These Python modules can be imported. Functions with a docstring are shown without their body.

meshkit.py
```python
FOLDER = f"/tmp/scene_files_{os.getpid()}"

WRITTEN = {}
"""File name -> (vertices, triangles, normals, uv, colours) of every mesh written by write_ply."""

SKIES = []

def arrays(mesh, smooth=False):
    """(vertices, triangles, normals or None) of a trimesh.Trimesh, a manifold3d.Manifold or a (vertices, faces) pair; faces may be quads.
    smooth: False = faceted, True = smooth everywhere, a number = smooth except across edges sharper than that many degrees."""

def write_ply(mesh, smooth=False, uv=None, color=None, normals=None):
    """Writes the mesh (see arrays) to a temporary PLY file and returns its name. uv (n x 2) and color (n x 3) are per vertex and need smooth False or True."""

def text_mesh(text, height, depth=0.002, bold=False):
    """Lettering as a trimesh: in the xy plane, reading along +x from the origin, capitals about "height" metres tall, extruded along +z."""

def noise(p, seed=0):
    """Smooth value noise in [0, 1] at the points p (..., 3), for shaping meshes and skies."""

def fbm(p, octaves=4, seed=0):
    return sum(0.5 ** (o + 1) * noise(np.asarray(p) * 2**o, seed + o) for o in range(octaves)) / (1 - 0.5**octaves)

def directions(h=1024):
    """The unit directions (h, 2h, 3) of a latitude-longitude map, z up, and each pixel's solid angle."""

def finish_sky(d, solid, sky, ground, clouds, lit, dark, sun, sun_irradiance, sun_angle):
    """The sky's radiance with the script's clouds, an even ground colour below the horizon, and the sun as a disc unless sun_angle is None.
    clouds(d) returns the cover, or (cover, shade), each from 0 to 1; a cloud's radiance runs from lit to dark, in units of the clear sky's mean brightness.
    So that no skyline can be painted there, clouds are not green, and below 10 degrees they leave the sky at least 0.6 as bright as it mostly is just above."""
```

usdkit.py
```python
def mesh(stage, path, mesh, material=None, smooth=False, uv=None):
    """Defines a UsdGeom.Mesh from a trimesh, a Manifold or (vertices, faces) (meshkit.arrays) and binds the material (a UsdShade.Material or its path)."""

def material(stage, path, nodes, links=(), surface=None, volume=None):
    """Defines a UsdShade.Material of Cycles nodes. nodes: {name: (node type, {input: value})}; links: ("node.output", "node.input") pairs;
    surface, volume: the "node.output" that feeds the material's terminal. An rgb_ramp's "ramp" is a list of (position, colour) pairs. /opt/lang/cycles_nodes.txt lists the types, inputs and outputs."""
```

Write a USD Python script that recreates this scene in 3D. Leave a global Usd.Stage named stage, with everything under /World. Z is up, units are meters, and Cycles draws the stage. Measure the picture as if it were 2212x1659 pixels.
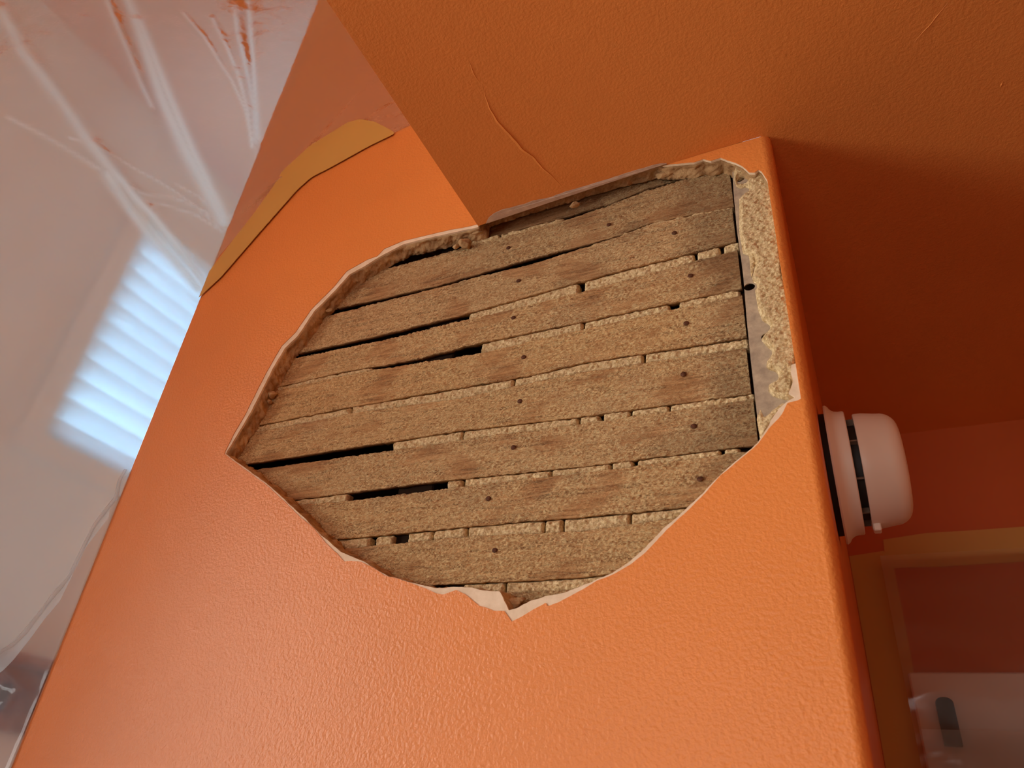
import math, random
import numpy as np, trimesh, usdkit, meshkit
import shapely, shapely.ops
from shapely.geometry import Polygon, LineString, Point, box as sbox
from shapely.prepared import prep
from pxr import Usd, UsdGeom, UsdLux, UsdShade, Gf, Sdf, Vt

rng = np.random.default_rng(7)
random.seed(7)
stage = Usd.Stage.CreateInMemory()
UsdGeom.SetStageUpAxis(stage, UsdGeom.Tokens.z)
UsdGeom.SetStageMetersPerUnit(stage, 1.0)
world = UsdGeom.Xform.Define(stage, '/World')
stage.SetDefaultPrim(world.GetPrim())
UsdGeom.Scope.Define(stage, '/World/Looks')

# ------------------------------------------------------------------ camera, daylight, exposure
CAM = np.array([0.0, -0.7, 1.55])
F = 1540.91                                     # focal length in pixels of the 2212 x 1659 frame
M = np.array([[0.90389347, 0.41962912, 0.08299395],     # camera right, down, forward in world axes
              [-0.16000139, 0.51161068, -0.84418841],
              [-0.39670663, 0.74977724, 0.52958279]])
cam = UsdGeom.Camera.Define(stage, '/World/camera')
cam.CreateHorizontalApertureAttr(36.0)
cam.CreateVerticalApertureAttr(36.0 * 1659 / 2212)
cam.CreateFocalLengthAttr(36.0 * F / 2212)
cam.CreateClippingRangeAttr(Gf.Vec2f(0.02, 50))
cam.CreateFStopAttr(7.0)
cam.CreateFocusDistanceAttr(0.98)
m4 = np.eye(4); m4[0, :3] = M[0]; m4[1, :3] = -M[1]; m4[2, :3] = -M[2]; m4[3, :3] = CAM
cam.AddTransformOp().Set(Gf.Matrix4d(*m4.ravel().tolist()))
cam.CreateExposureAttr(-1.42)

def window_light(name, loc, w, h, rot, color, power):
    l = UsdLux.RectLight.Define(stage, '/World/' + name)
    l.CreateWidthAttr(w); l.CreateHeightAttr(h); l.CreateIntensityAttr(power); l.CreateColorAttr(Gf.Vec3f(*color))
    l.AddTranslateOp().Set(Gf.Vec3d(*loc)); l.AddRotateXYZOp().Set(Gf.Vec3f(*rot))
    return l

XE, RAD = -0.0135, 0.012                        # right edge of the damaged wall and the radius of its arris
XL = -2.0                                       # the left wall of the room
ZC, ZS = 3.6, 2.379                             # high ceiling, lowered ceiling
YF, YR, XR = 0.93, -3.6, 2.2                    # alcove wall, wall behind the camera, right wall
WIN1 = (0.31, 1.5, 2.37, 3.22)                  # y0, y1, z0, z1 of the window behind the plastic
UNSEEN_WIN2 = (-2.5, -0.88, 0.75, 2.9)                # unseen window on the left, placed to light the damaged wall
window_light('daylight_blind', (XL - 0.30, (WIN1[0] + WIN1[1]) / 2, (WIN1[2] + WIN1[3]) / 2), 1.25, 1.5, (0, -90, 0), (0.42, 0.76, 1.0), 46.0)
window_light('unseen_daylight_room', (XL - 0.16, (UNSEEN_WIN2[0] + UNSEEN_WIN2[1]) / 2, (UNSEEN_WIN2[2] + UNSEEN_WIN2[3]) / 2), UNSEEN_WIN2[3] - UNSEEN_WIN2[2], UNSEEN_WIN2[1] - UNSEEN_WIN2[0], (0, -90, 0), (1.0, 0.97, 0.88), 34.0)
ADDED_WIN3 = (-1.85, -1.2, 0.9, 2.6)                  # x0, x1, z0, z1 of an added window, fill light behind the plastic
UNSEEN_WIN4 = (-1.3, -0.1, 0.9, 2.1)                     # unseen window behind the camera, placed to light the alcove
window_light('added_daylight_far', ((ADDED_WIN3[0] + ADDED_WIN3[1]) / 2, 3.16, (ADDED_WIN3[2] + ADDED_WIN3[3]) / 2), ADDED_WIN3[1] - ADDED_WIN3[0], ADDED_WIN3[3] - ADDED_WIN3[2], (-90, 0, 0), (0.8, 0.94, 1.0), 34.0)
window_light('unseen_daylight_rear', ((UNSEEN_WIN4[0] + UNSEEN_WIN4[1]) / 2, YR - 0.16, (UNSEEN_WIN4[2] + UNSEEN_WIN4[3]) / 2), UNSEEN_WIN4[1] - UNSEEN_WIN4[0], UNSEEN_WIN4[3] - UNSEEN_WIN4[2], (90, 0, 0), (1.0, 0.96, 0.88), 13.0)
dome = UsdLux.DomeLight.Define(stage, '/World/sky')
dome.CreateIntensityAttr(0.6); dome.CreateColorAttr(Gf.Vec3f(0.6, 0.78, 1.0))

# ------------------------------------------------------------------ helpers
used = {}
def numbered(path):
    n = used.get(path, 0); used[path] = n + 1
    return path if n == 0 else f'{path}_{n:03d}'
def meta(p, label=None, cat=None, group=None, kind=None):
    p = p.GetPrim() if hasattr(p, 'GetPrim') else p
    for k, v in (('label', label), ('category', cat), ('group', group), ('kind', kind)):
        if v: p.SetCustomDataByKey(k, v)
    return p
def obj(name, mesh, m, parent=None, smooth=30, label=None, cat=None, kind=None, group=None, attr=None):
    base = str(parent.GetPath()) if parent is not None else '/World'
    g = usdkit.mesh(stage, numbered(base + '/' + name), mesh, m, smooth)
    for k, v in (attr or {}).items():
        v = v[-1] if isinstance(v, list) else v
        UsdGeom.PrimvarsAPI(g).CreatePrimvar(k, Sdf.ValueTypeNames.FloatArray, 'vertex').Set(Vt.FloatArray.FromNumpy(np.asarray(v, np.float32)))
    meta(g, label, cat, group, kind)
    return g.GetPrim()
def thing(name, label, cat, loc=(0, 0, 0), kind=None, group=None):
    x = UsdGeom.Xform.Define(stage, numbered('/World/' + name))
    x.AddTranslateOp().Set(Gf.Vec3d(*map(float, loc)))
    return meta(x, label, cat, group, kind)
def ray(px, py): return M.T @ np.array([(px - 1106) / F, (py - 829.5) / F, 1.0])
def hit(px, py, n, c):                          # the point where a line of sight meets the plane n.p = c
    n = np.asarray(n, float); r = ray(px, py)
    return CAM + r * ((c - n @ CAM) / (n @ r))
def W(pts, y=0.0): return [tuple(hit(a, b, (0, 1, 0), y)[[0, 2]]) for a, b in pts]      # on a plane parallel to the wall
def zs(x): return ZS - 0.0205 * np.clip((XE - np.asarray(x, float)) / 0.445, 0, 1.0) ** 2   # the lowered ceiling sags a little to the left
def C(pts):                                     # on the lowered ceiling
    out = []
    for a, b in pts:
        z = ZS
        for _ in range(4): p = hit(a, b, (0, 0, 1), z); z = float(zs(p[0]))
        out.append(tuple(p[:2]))
    return out
def smoothstep(a, b, x):
    t = np.clip((np.asarray(x, float) - a) / (b - a), 0, 1); return t * t * (3 - 2 * t)
def bx(x0, x1, y0, y1, z0, z1, ch=0.0):
    m = trimesh.creation.box([x1 - x0, y1 - y0, z1 - z0])
    if ch:
        import manifold3d as mf
        p = [trimesh.creation.box([x1 - x0 - 2 * ch * (k != 0), y1 - y0 - 2 * ch * (k != 1), z1 - z0 - 2 * ch * (k != 2)]) for k in range(3)]
        m = trimesh.convex.convex_hull(np.vstack([q.vertices for q in p]))
    m.apply_translation([(x0 + x1) / 2, (y0 + y1) / 2, (z0 + z1) / 2])
    return m
def cat_(*ms): return trimesh.util.concatenate(list(ms))
def geoms(p): return [g for g in getattr(p, 'geoms', [p]) if g.geom_type == 'Polygon' and g.area > 1e-9]
def slab(poly, y0, y1):                         # polygon in (x, z), standing between y0 and y1
    out = []
    for g in geoms(poly):
        m = trimesh.creation.extrude_polygon(g, y1 - y0, engine='earcut')
        v = m.vertices.copy(); m.vertices = np.stack([v[:, 0], y1 - v[:, 2], v[:, 1]], 1)
        out.append(m)
    return cat_(*out)
def plate(poly, z0, z1):
    return cat_(*[trimesh.creation.extrude_polygon(g, z1 - z0, engine='earcut').apply_translation([0, 0, z0]) for g in geoms(poly)])
def dense(pts, step, closed=True):
    p = np.asarray(pts, float)
    if closed: p = np.vstack([p, p[:1]])
    d = np.r_[0, np.cumsum(np.linalg.norm(np.diff(p, axis=0), axis=1))]
    n = max(4, int(d[-1] / step)); s = np.linspace(0, d[-1], n, endpoint=not closed)
    return np.stack([np.interp(s, d, p[:, k]) for k in range(p.shape[1])], 1)
def ragged(pts, step, amp, seed, scale=120):
    p = dense(pts, step); q = np.c_[p * scale, np.zeros(len(p))]
    n = np.stack([meshkit.fbm(q + 3.1, 3, seed), meshkit.fbm(q + 17.7, 3, seed + 9)], 1) - 0.5
    return p + n * 2 * amp
def lathe(profile, seg=72):                     # (radius, height) about +z
    return trimesh.creation.revolve(np.asarray(profile, float), sections=seg)
def grid_faces(nr, nc, wrap=False):
    r = np.arange(nr - 1)[:, None]; c = np.arange(nc if wrap else nc - 1)[None, :]
    a = r * nc + c; b = r * nc + (c + 1) % nc
    return np.stack([a, b, b + nc, a + nc], -1).reshape(-1, 4)

# ------------------------------------------------------------------ materials
def srgb(r, g, b):
    c = np.array([r, g, b]) / 255.0
    return tuple(np.where(c <= 0.04045, c / 12.92, ((c + 0.055) / 1.055) ** 2.4))
L = '/World/Looks/'
def paint(name, color, vary=0.06, bump=0.3, scale=150, rough=0.42, dist=0.0012, spec=0.5):
    c = np.array(color)
    return usdkit.material(stage, L + name, {
        'g': ('geometry', {}), 'n1': ('noise_texture', {'scale': 3.0, 'detail': 3.0}),
        'r': ('rgb_ramp', {'ramp': [(0.3, tuple(c * (1 - vary))), (0.7, tuple(np.minimum(c * (1 + vary), 1)))]}),
        'n2': ('noise_texture', {'scale': scale, 'detail': 2.5, 'roughness': 0.55}),
        'b': ('bump', {'strength': bump, 'distance': dist}),
        'p': ('principled_bsdf', {'roughness': rough, 'specular_ior_level': spec})},
        [('g.position', 'n1.vector'), ('g.position', 'n2.vector'), ('n1.fac', 'r.fac'), ('r.color', 'p.base_color'), ('n2.fac', 'b.height'), ('b.normal', 'p.normal')], 'p.BSDF')
def plain(name, color, rough=0.5, metallic=0.0, spec=0.5):
    return usdkit.material(stage, L + name, {'p': ('principled_bsdf', {'base_color': color, 'roughness': rough, 'metallic': metallic, 'specular_ior_level': spec})}, [], 'p.BSDF')
def gritty(name, c1, c2, scale=420, bump=0.8, dist=0.0015, rough=0.95, big=40):
    return usdkit.material(stage, L + name, {
        'g': ('geometry', {}), 'n1': ('noise_texture', {'scale': big, 'detail': 4.0, 'roughness': 0.65}),
        'r': ('rgb_ramp', {'ramp': [(0.32, c1), (0.68, c2)]}),
        'n2': ('noise_texture', {'scale': scale, 'detail': 5.0, 'roughness': 0.7, 'distortion': 0.6}),
        'b': ('bump', {'strength': bump, 'distance': dist}),
        'p': ('principled_bsdf', {'roughness': rough, 'specular_ior_level': 0.2})},
        [('g.position', 'n1.vector'), ('g.position', 'n2.vector'), ('n1.fac', 'r.fac'), ('r.color', 'p.base_color'), ('n2.fac', 'b.height'), ('b.normal', 'p.normal')], 'p.BSDF')
ORANGE = srgb(224, 136, 66)
m_wall = paint('orange_wall_paint', ORANGE, 0.05, 0.45, 230, 0.38, 0.002)
m_ceil = paint('orange_ceiling_paint', srgb(216, 132, 62), 0.05, 0.40, 260, 0.5, 0.0016)
m_alcove_shade = paint('shaded_orange_paint', srgb(192, 94, 34), 0.07, 0.1, 120, 0.5)  # the wall orange again, darkened so the alcove shade is in the paint
m_pale = paint('pale_room_paint', srgb(226, 218, 208), 0.04, 0.05, 90, 0.6)
m_skim = gritty('cream_skim_plaster', srgb(214, 190, 160), srgb(236, 216, 190), 500, 0.25, 0.0006, 0.8)
m_grey = gritty('grey_ceiling_skim', srgb(176, 148, 130), srgb(200, 172, 152), 400, 0.3, 0.0008, 0.85, 60)
m_brown = gritty('brown_base_plaster', srgb(150, 112, 74), srgb(206, 170, 124), 380, 0.9, 0.002)
m_sand = gritty('sandy_plaster', srgb(190, 152, 100), srgb(255, 232, 184), 340, 1.0, 0.0034, 0.95, 260)
m_lath = usdkit.material(stage, L + 'lath_wood', {
    'g': ('geometry', {}), 'a': ('attribute', {'attribute': 'residue'}), 't': ('attribute', {'attribute': 'tone'}),
    'map': ('mapping', {'scale': (14.0, 60.0, 190.0), 'rotation': (0.0, 0.0, 0.0)}),
    'n1': ('noise_texture', {'scale': 1.0, 'detail': 5.0, 'roughness': 0.65, 'distortion': 0.8}),
    'wood': ('rgb_ramp', {'ramp': [(0.26, srgb(100, 66, 42)), (0.46, srgb(192, 140, 92)), (0.70, srgb(236, 188, 134))]}),
    'n3': ('noise_texture', {'scale': 330.0, 'detail': 4.0, 'roughness': 0.7}),
    'sand': ('rgb_ramp', {'ramp': [(0.3, srgb(250, 208, 148)), (0.7, srgb(255, 242, 192))]}),
    'mx': ('mix_color', {}), 'cr': ('rgb_ramp', {'ramp': [(0.42, (0.04,) * 3), (0.52, (1.0,) * 3)]}), 'ml': ('math', {'math_type': 'multiply'}), 'tn': ('mix_color', {'blend_type': 'multiply', 'fac': 1.0}),
    'tc': ('rgb_ramp', {'ramp': [(0.0, (0.62, 0.58, 0.56)), (0.5, (0.95, 0.9, 0.86)), (1.0, (1.0, 0.92, 0.82))]}),
    'map2': ('mapping', {'scale': (210.0, 300.0, 430.0), 'rotation': (0.0, 0.3, 0.0)}),
    'n2': ('noise_texture', {'scale': 1.0, 'detail': 6.0, 'roughness': 0.72, 'distortion': 1.4}),
    'b': ('bump', {'strength': 1.0, 'distance': 0.0042}),
    'p': ('principled_bsdf', {'roughness': 0.9, 'specular_ior_level': 0.2})},
    [('g.position', 'map.vector'), ('map.vector', 'n1.vector'), ('n1.fac', 'wood.fac'), ('g.position', 'n3.vector'), ('n3.fac', 'sand.fac'),
     ('n2.fac', 'cr.fac'), ('cr.color', 'ml.value1'), ('a.fac', 'ml.value2'), ('ml.value', 'mx.fac'), ('wood.color', 'mx.a'), ('sand.color', 'mx.b'), ('t.fac', 'tc.fac'), ('mx.result', 'tn.a'), ('tc.color', 'tn.b'),
     ('tn.result', 'p.base_color'), ('g.position', 'map2.vector'), ('map2.vector', 'n2.vector'), ('n2.fac', 'b.height'), ('b.normal', 'p.normal')], 'p.BSDF')
m_stud_shade = plain('stud_wood_and_shade', srgb(40, 26, 17), 0.95, 0.0, 0.1)  # stud wood, darkened to stand in for shade inside the cavity
m_rust = gritty('rusty_nail', srgb(60, 34, 22), srgb(104, 62, 38), 900, 0.5, 0.0005, 0.7, 300)
m_zinc = gritty('dull_zinc', srgb(150, 134, 116), srgb(182, 164, 140), 700, 0.3, 0.0005, 0.55, 90)
m_white = paint('white_plastic', srgb(226, 214, 200), 0.01, 0.02, 60, 0.38)
m_dark = plain('dark_plastic', srgb(24, 20, 20), 0.6)
m_fin = plain('brown_grey_plastic', srgb(112, 92, 78), 0.6)
m_tape = paint('masking_tape', srgb(202, 156, 78), 0.06, 0.12, 260, 0.55)
m_fir = gritty('brown_stained_wood', srgb(120, 66, 30), srgb(178, 108, 52), 80, 0.2, 0.001, 0.5, 20)
m_floor = paint('grey_floor', srgb(160, 132, 106), 0.1, 0.1, 20, 0.5)
def film(name, clear, blur, vary=None, tint=(0.78, 0.86, 0.84), gloss=0.32, wr=60, bump=0.12):
    return usdkit.material(stage, L + name, {
        'g': ('geometry', {}), 'n': ('noise_texture', {'scale': wr, 'detail': 4.0, 'roughness': 0.6, 'distortion': 1.2}),
        'b': ('bump', {'strength': bump, 'distance': 0.004}),
        'tr': ('principled_bsdf', {'base_color': (0.97, 0.97, 0.96), 'transmission_weight': 1.0, 'thin_wall': 1, 'roughness': blur, 'ior': 1.3, 'specular_ior_level': 0.05}), 'tl': ('translucent_bsdf', {'color': tint}), 'df': ('diffuse_bsdf', {'color': tint}),
        'm1': ('mix_closure', {'fac': 0.25}), 'm2': ('mix_closure', {'fac': clear}), **({'at': ('attribute', {'attribute': 'clear'})} if vary else {}),
        'gl': ('glossy_bsdf', {'color': (1, 1, 1), 'roughness': gloss}), 'fr': ('fresnel', {'IOR': 1.15}), 'm3': ('mix_closure', {})},
        [('g.position', 'n.vector'), ('n.fac', 'b.height'), ('b.normal', 'gl.normal'), ('b.normal', 'tl.normal'), ('b.normal', 'df.normal'), ('b.normal', 'fr.normal'),
         ('tl.BSDF', 'm1.closure1'), ('df.BSDF', 'm1.closure2'), ('m1.closure', 'm2.closure1'), ('tr.BSDF', 'm2.closure2'),
         *([('at.fac', 'm2.fac')] if vary else []),
         ('m2.closure', 'm3.closure1'), ('gl.BSDF', 'm3.closure2'), ('fr.fac', 'm3.fac')], 'm3.closure')
m_film = film('hazy_plastic_sheet', 0.50, 0.075, True)
m_film2 = film('clear_plastic_sheet', 0.84, 0.08, None, (0.86, 0.9, 0.96))
m_film3 = film('thin_alcove_film', 0.92, 0.13, None, (0.85, 0.83, 0.8), 0.5, 14)
m_louvre = usdkit.material(stage, L + 'louvre_white', {'tl': ('translucent_bsdf', {'color': (0.8, 0.88, 0.95)}), 'df': ('diffuse_bsdf', {'color': (0.85, 0.88, 0.9)}), 'm': ('mix_closure', {'fac': 0.6})},
                           [('tl.BSDF', 'm.closure1'), ('df.BSDF', 'm.closure2')], 'm.closure')
m_glass = usdkit.material(stage, L + 'window_glass', {'t': ('transparent_bsdf', {}), 'g': ('glossy_bsdf', {'roughness': 0.02}), 'f': ('fresnel', {'IOR': 1.45}), 'm': ('mix_closure', {})},
                          [('t.BSDF', 'm.closure1'), ('g.BSDF', 'm.closure2'), ('f.fac', 'm.fac')], 'm.closure')

# ------------------------------------------------------------------ the outline of the hole (traced, then laid on the wall)
XW, XS = -1.071, -0.4585                        # its left edge; left edge of the lowered ceiling
edge_left_up = [(485, 981), (486, 975), (505, 937), (532, 890), (570, 814), (586, 785), (608, 747), (637, 719), (672, 668), (719, 621), (748, 586), (792, 561), (814, 553), (830, 537), (871, 520), (925, 507), (972, 496), (998, 492), (1032, 484)]
edge_top = [(1040, 462), (1200, 410), (1330, 372), (1410, 352), (1434, 356), (1460, 353), (1500, 350), (1520, 343), (1535, 347), (1556, 340), (1587, 351), (1603, 358), (1618, 372), (1630, 372), (1638, 366), (1645, 370), (1656, 387), (1665, 403), (1672, 422), (1673, 436), (1679, 476), (1684, 503)]
edge_right = [(1687, 550), (1688, 582), (1701, 602), (1711, 666), (1718, 698), (1725, 748), (1733, 785), (1736, 829), (1734, 859), (1723, 865), (1701, 870), (1693, 888), (1683, 903), (1664, 922), (1639, 958)]
edge_low = [(1597, 993), (1557, 1027), (1521, 1067), (1481, 1107), (1441, 1143), (1398, 1190), (1362, 1219), (1325, 1241), (1289, 1255), (1246, 1280), (1203, 1302), (1184, 1309), (1179, 1302), (1159, 1313), (1127, 1331), (1105, 1343), (1090, 1320), (1067, 1319), (1035, 1308), (1004, 1283), (985, 1275), (956, 1285), (941, 1281), (909, 1267), (861, 1251), (830, 1243), (811, 1229), (779, 1213), (763, 1212), (744, 1212), (729, 1197), (700, 1169), (678, 1141), (643, 1112), (615, 1084), (577, 1049), (529, 1014), (507, 998)]
skim_left = [(487, 980), (489, 975), (511, 940), (539, 893), (577, 818), (592, 789), (614, 752), (643, 724), (678, 672), (724, 626), (754, 592), (784, 576), (806, 562), (830, 548), (873, 526), (925, 513), (972, 503), (998, 497), (1032, 490)]
skim_right = [(1687, 552), (1686, 582), (1697, 604), (1708, 668), (1714, 700), (1721, 750), (1722, 782), (1710, 787), (1708, 804), (1713, 822), (1708, 839), (1703, 848), (1718, 857), (1698, 867), (1683, 881), (1664, 908), (1661, 918), (1637, 956)]
skim_low = [(1595, 991), (1555, 1025), (1518, 1064), (1477, 1103), (1436, 1138), (1392, 1184), (1358, 1214), (1322, 1237), (1289, 1251), (1250, 1268), (1217, 1280), (1181, 1287), (1145, 1297), (1119, 1312), (1099, 1317), (1078, 1277), (1042, 1275), (1020, 1269), (988, 1267), (941, 1270), (909, 1263), (846, 1249), (814, 1231), (785, 1212), (759, 1202), (735, 1191), (713, 1172), (690, 1153), (653, 1115), (617, 1082), (579, 1047), (531, 1012), (508, 996)]
paint_out = Polygon(ragged(W(edge_left_up + edge_top + edge_right + edge_low), 0.0016, 0.0007, 3)).buffer(0)
skim_out = Polygon(ragged(W(skim_left + edge_top + skim_right + skim_low), 0.0014, 0.0009, 5)).buffer(0)
skim_out = max(geoms(skim_out.intersection(paint_out.buffer(-0.0004))), key=lambda g: g.area)
full = Polygon([(XW, 0), (XE - RAD, 0), (XE - RAD, ZS), (XS, ZS), (XS, ZC), (XW, ZC)])

# ------------------------------------------------------------------ the damaged wall
wall = thing('wall_front', 'orange painted wall with a big broken hole showing wooden laths', 'wall', kind='structure')
face = slab(full.difference(paint_out), 0.0, 0.0008)
arc = [(XE - RAD + RAD * math.sin(t), RAD - RAD * math.cos(t)) for t in np.linspace(0, math.pi / 2, 9)]
prof = [(XE - RAD, 0.0)] + arc[1:] + [(XE, 0.12), (XE - RAD, 0.12)]
corner = trimesh.creation.extrude_polygon(Polygon(prof), ZS, engine='earcut')
obj('painted_face', cat_(face, corner), m_wall, wall, smooth=40)
obj('skim_coat', slab(full.difference(skim_out), 0.0009, 0.0042), m_skim, wall, label='cream skim plaster showing along the torn edge')
core = slab(full.difference(skim_out.buffer(0.012)), 0.0045, 0.025)
YL = 0.026                                      # face of the laths
ring = np.array(skim_out.exterior.coords)[:-1]
if not skim_out.exterior.is_ccw: ring = ring[::-1]
ring = dense(ring, 0.0022)
tan = np.roll(ring, -3, 0) - np.roll(ring, 3, 0); tan /= np.linalg.norm(tan, axis=1)[:, None] + 1e-12
inw = np.stack([-tan[:, 1], tan[:, 0]], 1)      # towards the middle of the hole
for _ in range(6): inw = (np.roll(inw, 1, 0) + inw + np.roll(inw, -1, 0)) / 3
rows = []
ys = np.linspace(0.0043, YL + 0.002, 12)
rows.append((0.0043, -0.014))
for y in ys: rows.append((y, None))
rows.append((YL + 0.002, -0.014))
V = []
for k, (y, o) in enumerate(rows):
    q = np.c_[ring * 90, np.full(len(ring), y * 90)]
    n = meshkit.fbm(q, 4, 21) - 0.5; nn = meshkit.fbm(q * 3.1, 2, 4) - 0.5
    t = (y - 0.0043) / (YL - 0.0043)
    off = (0.0005 + 0.0035 * t + 0.0105 * n * min(1, t * 3 + 0.15) + 0.0055 * nn * min(1, t * 3)) if o is None else o
    p = ring + inw * np.reshape(off, (-1, 1) if np.ndim(off) else ())
    p[:, 0] = np.minimum(p[:, 0], XE - 0.0045)
    V.append(np.c_[p[:, 0], np.full(len(p), y), p[:, 1]])
V = np.vstack(V); nc = len(ring)
tube = trimesh.Trimesh(V, np.vstack([(q := grid_faces(len(rows), nc, True))[:, [0, 1, 2]], q[:, [0, 2, 3]]]), process=False)
obj('base_plaster', cat_(core, tube), m_brown, wall, smooth=50, label='rough brown broken plaster edge of the hole')

BEAD = W([(1582, 372), (1585, 420), (1592, 500), (1601, 560), (1606, 600), (1613, 690), (1622, 780), (1630, 850), (1641, 945), (1646, 1000)], 0.016)
# laths: upper and lower edges as seen, laid on the lath plane
lath_edges = [
    ([(1060, 430), (1240, 392), (1400, 362), (1545, 330)], [(1060, 512), (1230, 466), (1330, 436), (1402, 405), (1562, 364)]),
    ([(700, 622), (785, 596), (1051, 523), (1217, 478), (1325, 442), (1400, 412), (1540, 371), (1600, 356)], [(640, 690), (719, 668), (925, 622), (1150, 558), (1336, 509), (1409, 481), (1582, 446), (1610, 440)]),
    ([(620, 706), (694, 687), (1035, 599), (1148, 571), (1336, 513), (1409, 486), (1582, 450), (1610, 444)], [(560, 786), (646, 763), (830, 722), (1013, 676), (1260, 606), (1362, 579), (1590, 522), (1620, 515)]),
    ([(560, 796), (646, 773), (830, 735), (1013, 690), (1165, 655), (1362, 603), (1481, 571), (1590, 541), (1625, 532)], [(520, 852), (596, 837), (719, 808), (893, 777), (1039, 740), (1253, 696), (1362, 672), (1597, 624), (1630, 616)]),
    ([(520, 862), (596, 845), (719, 818), (808, 800), (1039, 764), (1253, 714), (1362, 690), (1500, 660), (1600, 640), (1635, 632)], [(470, 938), (548, 921), (766, 877), (1000, 836), (1150, 810), (1253, 784), (1611, 729), (1640, 724)]),
    ([(470, 950), (548, 935), (766, 893), (1000, 860), (1109, 836), (1253, 806), (1615, 752), (1645, 746)], [(480, 1013), (558, 998), (849, 953), (1000, 929), (1253, 900), (1630, 849), (1660, 844)]),
    ([(490, 1026), (567, 1013), (849, 974), (1000, 951), (1253, 917), (1630, 863), (1660, 858)], [(560, 1090), (615, 1082), (754, 1064), (966, 1037), (1253, 1008), (1630, 961), (1660, 956)]),
    ([(570, 1101), (634, 1092), (766, 1082), (966, 1056), (1253, 1023), (1615, 976), (1640, 972)], [(650, 1174), (719, 1165), (861, 1152), (1000, 1138), (1150, 1124), (1253, 1117), (1488, 1095), (1560, 1088)]),
    ([(690, 1192), (744, 1186), (877, 1173), (1000, 1160), (1253, 1149), (1470, 1119), (1540, 1112)], [(760, 1275), (900, 1266), (1033, 1258), (1150, 1253), (1253, 1247), (1307, 1240), (1400, 1232)]),
    ([(900, 1300), (1040, 1288), (1094, 1281), (1203, 1277), (1320, 1268)], [(900, 1372), (1094, 1356), (1203, 1350), (1320, 1340)])]
nails_px = {1: [(1099, 537), (1316, 487)], 2: [(1121, 608), (1457, 505)], 3: [(1110, 688), (1492, 597)], 4: [(1132, 773), (1483, 700)], 5: [(1124, 868), (1477, 810)], 6: [(1110, 968), (1499, 922)], 7: [(1056, 1078), (1513, 1036)], 8: [(1070, 1190)]}
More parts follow.
